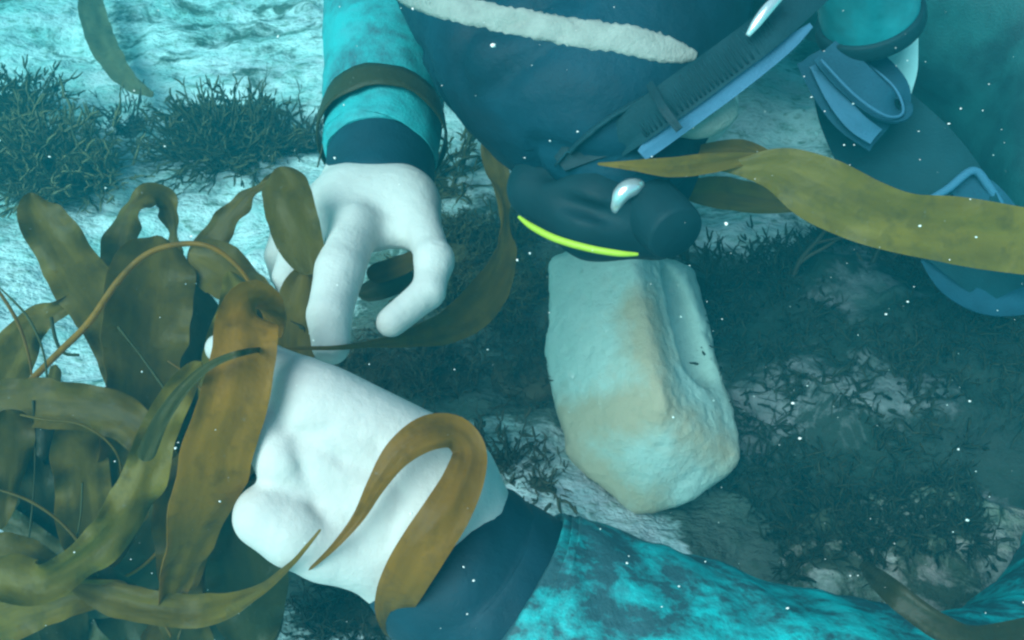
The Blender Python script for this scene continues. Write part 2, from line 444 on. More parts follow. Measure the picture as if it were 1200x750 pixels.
# ------------------------------------------------------------------ the setting: seabed
def bed_h(xy):
    xy = np.asarray(xy, dtype=float); p = np.stack([xy[:, 0], xy[:, 1], np.zeros(len(xy))], 1)
    h = 0.030 * fbm(p * 2.6 + 4.0, 3, 11)
    ledge = fbm(p * np.array([4.5, 8.0, 1]) + 2.0, 5, 21)
    h = h + 0.016 * (1 - np.abs(ledge) * 2.2) + 0.011 * fbm(p * 30, 4, 31, 0.62)
    # a small gully that runs down beside the block
    g = np.exp(-((xy[:, 0] - 0.17 + 0.25 * (xy[:, 1] - 0.42)) / 0.10) ** 2) * np.exp(-((xy[:, 1] - 0.36) / 0.14) ** 2)
    return h - 0.035 * g

def bed_z(x, y): return float(bed_h(np.array([[x, y]]))[0])

def weed_shade_zones(xy):
    """Where turf grows thick on the rock, and where its colour paints gully shade (centre x, centre y, size x, size y, amount)."""
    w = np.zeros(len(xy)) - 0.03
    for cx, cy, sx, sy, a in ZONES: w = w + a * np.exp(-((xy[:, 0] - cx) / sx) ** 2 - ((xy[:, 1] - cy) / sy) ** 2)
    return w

def ground(x, y):
    """Where the line of sight of a pixel meets the seabed's mean level."""
    v = ray(x, y); t = -CAM[2] / v[2]; return CAM + v * t

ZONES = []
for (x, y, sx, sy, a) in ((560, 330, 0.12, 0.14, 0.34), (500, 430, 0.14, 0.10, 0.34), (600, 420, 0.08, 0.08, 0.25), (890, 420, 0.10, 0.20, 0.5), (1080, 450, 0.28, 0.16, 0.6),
                          (1000, 620, 0.2, 0.1, 0.3), (915, 600, 0.05, 0.07, 0.5), (260, 140, 0.12, 0.06, 0.16), (60, 180, 0.12, 0.08, 0.18), (330, 60, 0.2, 0.1, 0.06), (200, 20, 0.4, 0.10, 0.10), (440, 720, 0.12, 0.06, 0.22), (300, 600, 0.2, 0.1, 0.2), (1120, 120, 0.3, 0.5, 0.3), (900, 130, 0.08, 0.10, -0.35), (870, 285, 0.10, 0.05, -0.35), (1060, 330, 0.06, 0.05, -0.4), (590, 540, 0.05, 0.09, -0.22), (700, 630, 0.10, 0.04, -0.4), (540, 210, 0.04, 0.06, -0.3)):  # the zone in the gully beside the boulder paints shade with turf colour
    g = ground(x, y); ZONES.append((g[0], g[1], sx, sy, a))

def axis_coords(lo, hi, far, res):
    core = np.arange(lo, hi + 1e-6, res); out = []; s, x = res, hi
    while x < far: s *= 1.25; x += s; out.append(x)
    left = []; s, x = res, lo
    while x > -far: s *= 1.25; x -= s; left.append(x)
    return np.array(left[::-1] + core.tolist() + out)

gx, gy = axis_coords(-1.15, 1.15, 5.0, 0.0065), axis_coords(0.0, 1.75, 5.0, 0.0065)
GX, GY = np.meshgrid(gx, gy, indexing='xy'); xy = np.stack([GX.ravel(), GY.ravel()], 1)
gz = bed_h(xy)
w, hgt = len(gx), len(gy)
I = (np.arange(hgt - 1)[:, None] * w + np.arange(w - 1)[None]).ravel()
bed = mesh('seabed', np.column_stack([xy, gz]), np.stack([I, I + 1, I + w + 1, I + w], 1).tolist(), True, None, {'weed': weed_shade_zones(xy)})
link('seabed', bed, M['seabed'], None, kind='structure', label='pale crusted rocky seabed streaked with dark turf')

# ------------------------------------------------------------------ rocks
def weedy(vf, up=0.25):
    v = np.asarray(vf[0]); z = (v[:, 2] - v[:, 2].min()) / (np.ptp(v[:, 2]) + 1e-9)
    return vf[0], vf[1], None, {'weed': fbm(v * 9, 3, 4) * 0.35 + up * 0.4}

c = P(1060, 480, 0.85)
thing_mesh('boulder', weedy(blob(3, c + np.array([0.03, 0.02, 0.0]), (0.245, 0.22, 0.125), 6, 0.22, 2.2), 0.4), M['boulder'],
           label='large dark boulder overgrown with turf beside the pale stone block', category='rock')
c = P(1085, 655, 0.66)
thing_mesh('rock', weedy(blob(8, c + np.array([0.005, 0.01, -0.015]), (0.095, 0.060, 0.034), 5, 0.55, 1.7), 0.12), M['pink_rock'],
           label='small pinkish white encrusted rock above the elbow of the lower arm', category='rock')
c = P(1140, 510, 0.74)
thing_mesh('rock', weedy(blob(14, c + np.array([0.02, 0.0, -0.02]), (0.09, 0.045, 0.035), 5, 0.16, 2.0), -0.2), M['boulder'],
           label='smooth grey green rock lying in front of the big boulder', category='rock')

# pale angular stone block: planes of a hull, rounded and worn
BL = [P(*q) for q in ((776, 472, .700), (658, 500, .765), (664, 540, .755), (748, 606, .735), (806, 598, .735), (870, 542, .752), (866, 500, .775),
                      (742, 292, .790), (640, 300, .855), (637, 440, .805), (812, 312, .89), (840, 420, .835),
                      (700, 300, .98), (800, 340, .98), (680, 480, .90), (840, 540, .85), (740, 590, .80), (700, 280, .9))]
bm = bmesh.new()
for q in BL: bm.verts.new(q)
bmesh.ops.convex_hull(bm, input=bm.verts); bm.normal_update()
ctr = np.mean(BL, axis=0); planes = []
for fc in bm.faces:
    nn = np.array(fc.normal); dd = nn @ np.array(fc.verts[0].co)
    if nn @ ctr > dd: nn, dd = -nn, -dd
    if not any(np.dot(nn, p_[0]) > 0.985 for p_ in planes): planes.append((nn, dd))
bm.free()
HOL_A, HOL_B = P(790, 335, .822), P(816, 425, .782)
def block_sdf(p):
    d = None
    for nn, dd in planes:
        e = p @ nn - dd; d = e if d is None else smax(d, e, 0.008)
    return smax(d, -cone(p, HOL_A, HOL_B, 0.020, 0.026), 0.007)
blo, bhi = np.min(BL, 0) - 0.02, np.max(BL, 0) + 0.02
bv, bf = nets(block_sdf, blo, bhi, 0.0035)
bv = relax(bv, bf, 2)
bn_ = vnormals(bv, bf)
bv = bv + bn_ * (0.0045 * fbm(bv * 26, 4, 5) + 0.0011 * fbm(bv * 190, 3, 6) - 0.004 * np.clip(fbm(bv * 70, 2, 16) - 0.35, 0, 1))[:, None]
edge_a = [cone(bv, P(*a), P(*b), 0, 0) for a, b in (((662, 500, .765), (776, 472, .700)), ((776, 472, .700), (756, 360, .76)), ((660, 500, .765), (690, 560, .75)), ((776, 472, .700), (868, 535, .755)), ((700, 565, .75), (750, 600, .735)))]
stain = np.max([np.exp(-(e / 0.032) ** 2) * a for e, a in zip(edge_a, (0.85, 0.75, 0.9, 0.55, 0.8))], axis=0)
thing_mesh('stone_block', (bv, bf, None, {'stain': stain}), M['block'], label='pale angular stone block with tan stained edges and a hollow side', category='stone')

# ------------------------------------------------------------------ the diver
person = empty('person', P(760, -140, 0.95), label='diver in dark hood and mottled teal wetsuit with both pale hands handling kelp', category='person')

# right hand (seen from its back), joints given where they lie
def fingers(p, chains, k=0.006):
    d = None
    for ch in chains:
        e = None
        for (a, ra), (b, rb) in zip(ch[:-1], ch[1:]):
            q = cone(p, a, b, ra, rb); e = q if e is None else smin(e, q, 0.003)
        d = e if d is None else smin(d, e, k)
    return d

def J(x, y, d, r): return (P(x, y, d), r)

UP_F = [[J(416, 268, .552, .0165), J(398, 318, .515, .0158), J(386, 370, .490, .0136), J(388, 406, .486, .0118)],     # index
        [J(400, 262, .575, .0150), J(384, 318, .545, .0135), J(378, 368, .530, .0118), J(388, 396, .535, .0100)],     # middle
        [J(376, 255, .590, .0140), J(350, 285, .570, .0125), J(338, 325, .560, .0110), J(345, 350, .565, .0095)],     # ring
        [J(362, 245, .605, .0130), J(336, 268, .595, .0110), J(326, 300, .590, .0100), J(330, 325, .592, .0088)]]     # little
UP_T = [[J(462, 232, .600, .0190), J(492, 262, .565, .0145), J(510, 305, .535, .0118), J(502, 342, .520, .0112), J(458, 378, .507, .0100)]]
UP_PALM = [(J(430, 214, .635, .028), J(412, 262, .568, .0185)), (J(430, 214, .635, .028), J(392, 258, .582, .0180)),
           (J(428, 216, .64, .026), J(372, 250, .598, .0160)), (J(455, 214, .63, .027), J(440, 262, .575, .0180)), (J(462, 218, .625, .025), J(478, 250, .58, .0170))]
def hand_u(p):
    d = None
    for (a, ra), (b, rb) in UP_PALM:
        q = cone(p, a, b, ra, rb); d = q if d is None else smin(d, q, 0.014)
    d = smin(d, cone(p, P(447, 100, .70), P(445, 210, .645), .030, .033), 0.02)
    d = smin(d, cone(p, P(412, 236, .588), P(474, 238, .586), .0235, .0245), 0.02)
    d = smin(d, fingers(p, UP_F, 0.003), 0.010)
    d = smin(d, fingers(p, UP_T), 0.010)
    for x, y, dd, r in ((418, 266, .548, .0125), (396, 258, .570, .0120), (374, 250, .588, .0115), (508, 304, .532, .0118)):
        d = smin(d, np.linalg.norm(p - P(x, y, dd), axis=1) - r, 0.008)
    for a, b in ((P(436, 215, .606), P(416, 262, .541)), (P(428, 215, .608), P(394, 255, .562)), (P(450, 218, .602), P(486, 256, .557))):
        d = smin(d, cone(p, a, b, .0030, .0042), 0.008)
    # web and the fold at the base of the thumb
    d = smin(d, cone(p, P(440, 275, .560), P(485, 272, .562), .010, .010), 0.010)
    for a, b, r in ((P(500, 292, .515), P(486, 297, .515), .0016), (P(492, 352, .50), P(512, 352, .51), .0012), (P(372, 392, .470), P(404, 392, .470), .0008)):
        d = smax(d, -cone(p, a, b, r, r), 0.004)
    return d
allp = np.array([j[0] for ch in UP_F + UP_T for j in ch] + [P(447, 100, .70)])
hu = nets(hand_u, allp.min(0) - 0.05, allp.max(0) + 0.05, 0.0022)
hu = (relax(hu[0], hu[1], 7), hu[1])

# left hand, palm towards the lens, thumb below, fingers reaching under the kelp
LO_F = [[J(352, 446, .420, .0130), J(306, 424, .426, .0112), J(276, 412, .442, .0100), J(258, 408, .460, .0088)],      # little
        [J(344, 462, .416, .0130), J(300, 446, .426, .0118), J(278, 440, .452, .0105), J(270, 438, .476, .0092)],      # ring
        [J(340, 482, .414, .0130), J(302, 466, .424, .0122), J(280, 460, .456, .0108), J(270, 456, .484, .0095)],      # middle
        [J(366, 576, .410, .0152), J(334, 538, .402, .0148), J(314, 508, .404, .0134), J(284, 496, .430, .0115)]]      # index
LO_T = [[J(432, 642, .412, .0220), J(384, 634, .406, .0200), J(346, 622, .398, .0178), J(312, 604, .396, .0162)]]
LO_PALM = [(J(525, 556, .428, .023), J(356, 454, .415, .0150)), (J(512, 580, .427, .022), J(350, 478, .412, .0150)), (J(500, 605, .427, .022), J(352, 512, .411, .0150)),
           (J(490, 630, .427, .022), J(366, 556, .412, .0155)), (J(478, 655, .426, .022), J(385, 622, .410, .0200)),
           (J(490, 536, .418, .0200), J(385, 476, .412, .0160)), (J(470, 600, .420, .0200), J(380, 530, .412, .0160))]
def hand_l(p):
    d = None
    for (a, ra), (b, rb) in LO_PALM:
        q = cone(p, a, b, ra, rb); d = q if d is None else smin(d, q, 0.014)
    d = smin(d, cone(p, P(570, 680, .435), P(500, 605, .427), .040, .038), 0.02)
    d = smin(d, cone(p, P(470, 665, .425), P(505, 560, .425), .020, .020), 0.015)
    d = smin(d, fingers(p, LO_F, 0.0012), 0.004)
    d = smin(d, fingers(p, LO_T), 0.004)
    for a, b, r, k in CREASE: d = smax(d, -cone(p, a, b, r, r * 0.4), k)
    return d
def surf(sdf, x, y, t0=0.30, deep=0.0):
    """Where the line of sight of a pixel meets a shape."""
    v = ray(x, y); t = t0
    for _ in range(60):
        e = float(sdf((CAM + v * t)[None])[0]); t += e * 0.9
        if e < 1e-4: break
    return CAM + v * (t + deep)
CREASE = []
# palm lines, the folds at the finger roots and between thumb and palm
for pts_, r, k in ((((330, 498), (346, 508), (386, 504)), .0010, .005), (((346, 520), (356, 552), (370, 592), (388, 618)), .0008, .006), (((356, 516), (400, 538), (444, 560)), .0012, .006), (((440, 520), (470, 580), (452, 640)), .0008, .005)):
    q_ = [surf(hand_l, x, y, .34) for x, y in pts_]
    CREASE += [(a, b, r, k) for a, b in zip(q_[:-1], q_[1:])]
allp = np.array([j[0] for ch in LO_F + LO_T for j in ch] + [P(570, 680, .435), P(480, 690, .43)])
hl = nets(hand_l, allp.min(0) - 0.05, allp.max(0) + 0.05, 0.0020)
hl = (relax(hl[0], hl[1], 4), hl[1])

# head: skull shape inside the hood, with the part of the face that shows beside the mask
HEAD_A, HEAD_B = P(650, -70, .60), P(705, 165, .555)
def head_sdf(p):
    d = cone(p, HEAD_A, HEAD_B, .095, .036)
    d = smin(d, ellip(p, P(812, 118, .545), (.030, .034, .030)), 0.02)          # cheek and jaw
    d = smin(d, cone(p, P(720, 225, .555), P(745, 250, .540), .018, .014), 0.02)  # nose inside the mask
    return d
hb0, hb1 = np.minimum(HEAD_A, HEAD_B) - 0.16, np.maximum(HEAD_A, HEAD_B) + 0.16
hd = nets(head_sdf, hb0, hb1, 0.006)
part('body', join(hu, hl, hd), M['skin'], person)

# hood
HOOD_A, HOOD_B, HOOD_C = P(660, -110, .62), P(682, 60, .555), P(716, 205, .545)
def hood_sdf(p):
    d = smin(cone(p, HOOD_A, HOOD_B, .150, .110), cone(p, HOOD_B, HOOD_C, .110, .054), 0.03)
    d = smin(d, cone(p, P(700, -160, .72), P(700, -60, .64), .11, .12), 0.04)
    d = smax(d, (p - P(488, 106, .55)) @ (-0.69 * RGT - 0.72 * UPV), 0.05)          # flat flank
    d = smax(d, (p - P(640, 60, .468)) @ unit(-0.93 * FWD + 0.30 * UPV - 0.2 * RGT), 0.06)   # flat crown
    # face opening on the underside
    return smax(d, -ellip(p, P(835, 150, .60), (.055, .075, .085)), 0.012)
hv, hf = nets(hood_sdf, np.minimum(HOOD_A, HOOD_C) - 0.2, np.maximum(HOOD_A, HOOD_C) + 0.2, 0.0065)
hv = relax(hv, hf, 2); hn = vnormals(hv, hf)
hv = hv + hn * (0.0035 * fbm(hv * np.array([9, 20, 20]), 3, 8) + 0.0010 * fbm(hv * 55, 3, 9) - 0.0060 * np.clip(1 - np.abs(fbm((hv @ np.array([[.8, .6, 0], [-.6, .8, 0], [0, 0, 1]]).T) * np.array([5, 17, 12]), 2, 18)) * 5, 0, 1) ** 2)[:, None]
hood = part('hood', (hv, hf), M['hood'], person)
hood_bvh = BVHTree.FromPolygons([Vector(q) for q in hv], hf)
def on_hood(x, y, lift=0.002):
    v = Vector(ray(x, y)).normalized(); h = hood_bvh.ray_cast(Vector(CAM), v)
    if h[0] is None:
        q = hood_bvh.find_nearest(Vector(P(x, y, .5))); return np.array(q[0]) + np.array(q[1]) * lift, np.array(q[1])
    return np.array(h[0]) + np.array(h[1]) * lift, np.array(h[1])

def hood_band(pts, n=40, lift=0.003, edge=0.0, seed=0):
    """Rows of (x, y, width px): a raised band that follows the hood."""
    c = catmull(pts, n); tg = np.gradient(c[:, :2], axis=0); tg = tg / np.linalg.norm(tg, axis=1)[:, None]
    m = 9; top, bot = [], []
    r = np.random.default_rng(seed)
    for i in range(n):
        s = np.array([-tg[i, 1], tg[i, 0]])
        for j in range(m):
            u = -1 + 2 * j / (m - 1); wv = c[i, 2] / 2 * (1 + (edge * r.normal() if j in (0, m - 1) else 0))
            q, nn = on_hood(*(c[i, :2] + s * u * wv), 0.0)
            top.append(q + nn * lift * (1 - abs(u) ** 4 * 0.9)); bot.append(q - nn * 0.004)
    f, o = [], n * m
    for i in range(n - 1):
        for j in range(m - 1):
            a = i * m + j; f += [(a, a + 1, a + m + 1, a + m), (o + a, o + a + m, o + a + m + 1, o + a + 1)]
        a = i * m; f.append((a, a + m, o + a + m, o + a)); a = i * m + m - 1; f.append((a, o + a, o + a + m, a + m))
    for j in range(m - 1):
        f.append((j, o + j, o + j + 1, j + 1)); a = (n - 1) * m + j; f.append((a, a + 1, o + a + 1, o + a))
    return np.array(top + bot), f
part('stripe', hood_band([(440, -22, 26), (510, 4, 30), (580, 20, 32), (650, 34, 33), (720, 44, 34), (780, 58, 32), (815, 66, 12)], 90, 0.0016, 0.06, 3), M['beige'], hood,
     label='worn beige stripe across the hood')
part('seam', hood_band([(654, 190, 4), (680, 165, 6), (705, 145, 7), (735, 125, 6), (760, 112, 5)], 24, 0.0045, 0.0, 5), M['web_dark'], hood)

# sleeves, cuffs, torso, legs
def wrinkle(seed, amp, fl=40, ft=1.6):
    def g(L, th, r):
        q = np.stack([(L * fl).ravel(), (np.cos(th) * ft).ravel(), (np.sin(th) * ft).ravel()], 1)
        return (amp * fbm(q, 4, seed)).reshape(L.shape)
    return g
RS = pxr([(470, -260, 1.00, 66), (455, -120, .88, 68), (451, 0, .775, 69), (450, 90, .700, 69), (448, 165, .655, 67), (447, 178, .648, 66), (447, 184, .645, 62)])
slv_r = tube(RS, 90, 64, True, wrinkle(2, 0.0045, 26))
part('sleeve', slv_r, M['suit_arm'], person, label='faded teal right sleeve')
part('cuff', tube(pxr([(448, 150, .665, 56), (447, 172, .652, 60), (447, 185, .645, 62), (446, 205, .634, 63), (445, 222, .624, 63), (445, 238, .614, 64), (445, 244, .611, 56)]), 34, 56, True, wrinkle(4, 0.0012, 50)), M['navy'], person)
LS = pxr([(580, 712, .440, 116), (584, 715, .440, 128), (602, 728, .440, 134), (640, 746, .440, 138), (760, 790, .440, 142), (900, 828, .445, 142), (1040, 866, .45, 146), (1140, 878, .47, 150), (1250, 840, .52, 150), (1360, 690, .62, 140), (1400, 420, .72, 130), (1330, 160, .82, 122)])
part('sleeve', tube(LS, 200, 80, True, wrinkle(12, 0.0075, 26, 1.4)), M['suit'], person, label='mottled teal left sleeve')
part('cuff', tube(pxr([(505, 625, .428, 92), (520, 645, .430, 104), (545, 672, .435, 110), (580, 700, .438, 116), (612, 726, .441, 118), (640, 742, .44, 110)]), 40, 64, True, wrinkle(6, 0.003, 55)), M['navy'], person)

SH_R, SH_L, HIP = P(560, -300, .98), P(1240, 40, .88), P(980, -520, 1.75)
def torso_sdf(p):
    d = cone(p, SH_R, SH_L, .085, .125)
    d = smin(d, cone(p, SH_L, P(1270, 210, .80), .12, .085), 0.05)
    d = smin(d, cone(p, (np.array(SH_R) + SH_L) / 2, HIP, .15, .145), 0.08)
    d = smin(d, cone(p, P(700, -160, .80), (np.array(SH_R) + SH_L) / 2, .085, .12), 0.06)
    d = smin(d, cone(p, SH_R, P(470, -250, .98), .085, .070), 0.05)
    d = smin(d, cone(p, SH_L, P(1340, 180, .82), .09, .068), 0.05)
    for s in (-1, 1):
        hp = HIP + np.array([0.11 * s, 0.0, 0]); kn = hp + np.array([0.05 * s, 0.42, 0.03]); an = kn + np.array([0, 0.40, 0.02])
        d = smin(d, cone(p, hp, kn, .095, .068), 0.05); d = smin(d, cone(p, kn, an, .066, .045), 0.03)
    return d
tv, tf = nets(torso_sdf, np.array([-0.35, 0.35, 0.0]), np.array([1.15, 2.75, 1.15]), 0.015)
tv = relax(tv, tf, 2); tn_ = vnormals(tv, tf)
tv = tv + tn_ * (0.010 * fbm(tv * 16, 4, 15))[:, None]
part('wetsuit', (tv, tf), M['suit_shaded'], person)

# ------------------------------------------------------------------ diving mask on the face
mask = empty('diving_mask', P(700, 250, .53), label='dark diving mask with yellow green rim worn by the hooded diver', category='diving mask')
MA, MB = P(628, 222, .540), P(768, 262, .520)
def mask_sdf(p):
    d = smin(cone(p, MA, P(700, 246, .522), .020, .031), cone(p, P(700, 246, .522), MB, .031, .024), 0.012)
    d = smin(d, cone(p, P(640, 205, .550), P(740, 218, .540), .018, .022), 0.014)
    for a, b in ((P(615, 222, .505), P(760, 268, .485)), (P(640, 200, .515), P(750, 225, .505))):
        d = smax(d, -cone(p, a, b, .005, .005), 0.006)
    return d
mv, mf = nets(mask_sdf, np.minimum(MA, MB) - 0.06, np.maximum(MA, MB) + 0.06, 0.0030)
part('skirt', (relax(mv, mf, 2), mf), M['rubber'], mask)
part('rim', tube(pxr([(608, 254, .515, 2), (624, 266, .508, 4), (652, 280, .500, 4.5), (690, 291, .492, 4.5), (725, 297, .488, 4), (748, 298, .488, 2)]), 40, 10), M['yellow'], mask, label='bright yellow green rim')
# round valve with a bright band
kc0, kc1 = P(752, 232, .515), P(790, 272, .486)
ax = unit(kc1 - kc0)
knob = part('valve', tube(np.array([list(kc0) + [.0135], list(kc0 + ax * .010) + [.0195], list(kc0 + ax * .018) + [.0195], list(kc0 + ax * .028) + [.0195], list(kc1) + [.0185], list(kc1 + ax * 0.003) + [.0165]]), 26, 40), M['rubber'], mask)
part('band', tube(pxr([(722, 252, .497, 2), (722, 240, .493, 8), (730, 226, .490, 11), (742, 219, .491, 11), (752, 216, .494, 6)]), 24, 10), M['steel'], mask)
# ribbed strap that runs up to the buckle
strap = part('strap', ribbon(px([(715, 175, .490, 30, 0), (748, 146, .474, 42, 0), (800, 108, .460, 46, 0), (850, 72, .455, 44, 0), (905, 30, .456, 44, 0), (960, -20, .462, 44, 0)]), 50, 7, 0.004), M['web_dark'], mask)
part('strap_edge', ribbon(px([(752, 182, .480, 14, 0), (766, 170, .477, 20, 0), (818, 132, .463, 21, 0), (868, 95, .458, 21, 0), (921, 54, .459, 17, 0), (950, 30, .462, 6, 0)]), 40, 5, 0.0015), M['web_light'], strap, label='light blue strap edge')
ribs = []
c0 = catmull(px([(748, 146, .4718, 40, 0), (800, 108, .4578, 38, 0), (850, 72, .4528, 36, 0), (905, 30, .4538, 36, 0)]), 30)
for i in range(30):
    tg = unit(c0[min(i + 1, 29), :3] - c0[max(i - 1, 0), :3]); sd_ = unit(np.cross(tg, unit(CAM - c0[i, :3])))
    ribs.append(tube(np.array([list(c0[i, :3] - sd_ * .0085) + [.0007], list(c0[i, :3]) + [.0008], list(c0[i, :3] + sd_ * .0085) + [.0007]]), 4, 6))
part('ridges', join(*ribs), M['web_dark'], strap, kind='stuff')
part('keeper', ribbon(px([(762, 100, .462, 9, 0), (778, 128, .450, 10, 0), (796, 152, .448, 9, 0)]), 14, 5, 0.004), M['rubber'], strap)
part('buckle', tube(pxr([(876, 42, .446, 3), (886, 28, .444, 6), (900, 10, .443, 7), (918, -8, .444, 5)]), 16, 10), M['steel'], mask)
part('strap_fold', ribbon(px([(655, 190, .500, 30, 25), (690, 160, .492, 60, 15), (730, 142, .486, 66, 5), (760, 135, .482, 50, 0)]), 24, 7, 0.004, 0.002, 70), M['rubber'], mask)
part('cheek_pad', (lambda b_: b_)(blob(31, P(814, 128, .492), (.026, .020, .016), 4, 0.06, 1.5)), M['beige'], mask, label='pale pad beneath the strap')

# ------------------------------------------------------------------ harness webbing and canister at the diver's shoulder
hs = empty('harness', P(1050, 180, .66), label='blue webbing harness straps looping down from the canister', category='harness')
part('wide_strap', ribbon(px([(985, 70, .665, 70, 0), (1010, 130, .66, 96, 8), (1055, 190, .65, 120, 10), (1105, 245, .64, 110, 5), (1150, 300, .63, 80, -10), (1185, 342, .63, 60, -25)]), 50, 9, 0.004, 0, 40, 0.10), M['web_dark'], hs)
part('webbing_strap', ribbon(px([(950, 66, .62, 34, 0), (968, 100, .615, 36, 0), (995, 135, .612, 38, 0), (1030, 162, .614, 36, 10)]), 30, 5, 0.003), M['web'], hs)
part('strap_lining', ribbon(px([(958, 74, .612, 18, 0), (978, 112, .607, 20, 0), (1002, 142, .604, 22, 0), (1026, 160, .606, 20, 8)]), 30, 5, 0.002), M['web_light'], hs)
part('webbing_loop', ribbon(px([(968, 58, .600, 36, 10), (1000, 92, .596, 40, 12), (1036, 124, .594, 36, 28), (1056, 130, .602, 30, 80), (1048, 104, .612, 34, 150), (1018, 74, .618, 36, 165), (995, 56, .62, 34, 170)]), 50, 5, 0.003), M['web'], hs)
part('loop_edge', tube(pxr([(962, 70, .594, 1.6), (1000, 110, .588, 1.8), (1034, 134, .586, 1.8), (1054, 136, .590, 1.8), (1058, 124, .594, 1.6), (1046, 100, .60, 1.5), (1016, 74, .606, 1.2)]), 40, 6), M['web_light'], hs)
part('strap_loop', tube(pxr([(1085, 236, .62, 4), (1110, 222, .618, 5), (1140, 200, .618, 5), (1158, 218, .62, 5), (1176, 246, .625, 5)]), 26, 8), M['web_light'], hs)
part('strap_tab', ribbon(px([(1128, 212, .628, 34, 20), (1146, 232, .626, 48, 15), (1164, 256, .628, 52, 10)]), 16, 5, 0.003), M['web'], hs)
part('strap_end', ribbon(px([(1092, 296, .650, 30, 0), (1120, 326, .645, 44, 5), (1156, 346, .640, 46, 10), (1194, 350, .638, 40, 10), (1230, 340, .64, 36, 0)]), 30, 7, 0.004, 0, 40, 0.10), M['web'], hs)
part('strap_end', ribbon(px([(1130, 318, .668, 20, 0), (1160, 322, .664, 30, 0), (1195, 326, .66, 34, 0), (1230, 322, .66, 34, 0)]), 24, 7, 0.003), M['web_dark'], hs)
cn = empty('canister', P(1018, 40, .60), label='round glossy teal canister with dark rubber rim above the harness straps', category='canister')
q0, q1 = P(1010, -80, .55), P(1020, 34, .61)
ax = unit(q1 - q0); Lq = np.linalg.norm(q1 - q0)
part('shell', tube(np.array([list(q0) + [.034], list(q0 + ax * Lq * .5) + [.035], list(q1 - ax * .008) + [.034], list(q1) + [.028]]), 24, 48), M['lens'], cn)
part('rim', tube(np.array([list(q1 - ax * .014) + [.0345], list(q1 - ax * .012) + [.038], list(q1 - ax * .001) + [.038], list(q1 + ax * .001) + [.030]]), 16, 48), M['rubber'], cn)
part('tether', ribbon(px([(1060, 40, .64, 30, 0), (1050, 80, .65, 46, 0), (1048, 118, .66, 34, 0), (1060, 150, .67, 12, 0)]), 16, 5, 0.003), M['white_cloth'], cn, label='pale cyan cloth tether')

# ------------------------------------------------------------------ kelp
def kelp_plant(base, label, blades, group=None, name='kelp_plant'):
    e = empty(name, base, label=label, category='kelp')
    if group: e['group'] = group
    for i, (kind, mat, rows, opt) in enumerate(blades):
        if kind == 'tube': part('stipe', tube(pxr(rows), 50, 8), M[mat], e)
        else: part('blade', ribbon(px(rows), opt.get('n', 60), 11, opt.get('t', 0.0008), opt.get('ruffle', 0.006), opt.get('freq', 150), opt.get('cup', 0.02), i * 7 + int(base[0] * 1000) % 97, None, opt.get('notch', 0.16), True), M[mat], e)
    return e

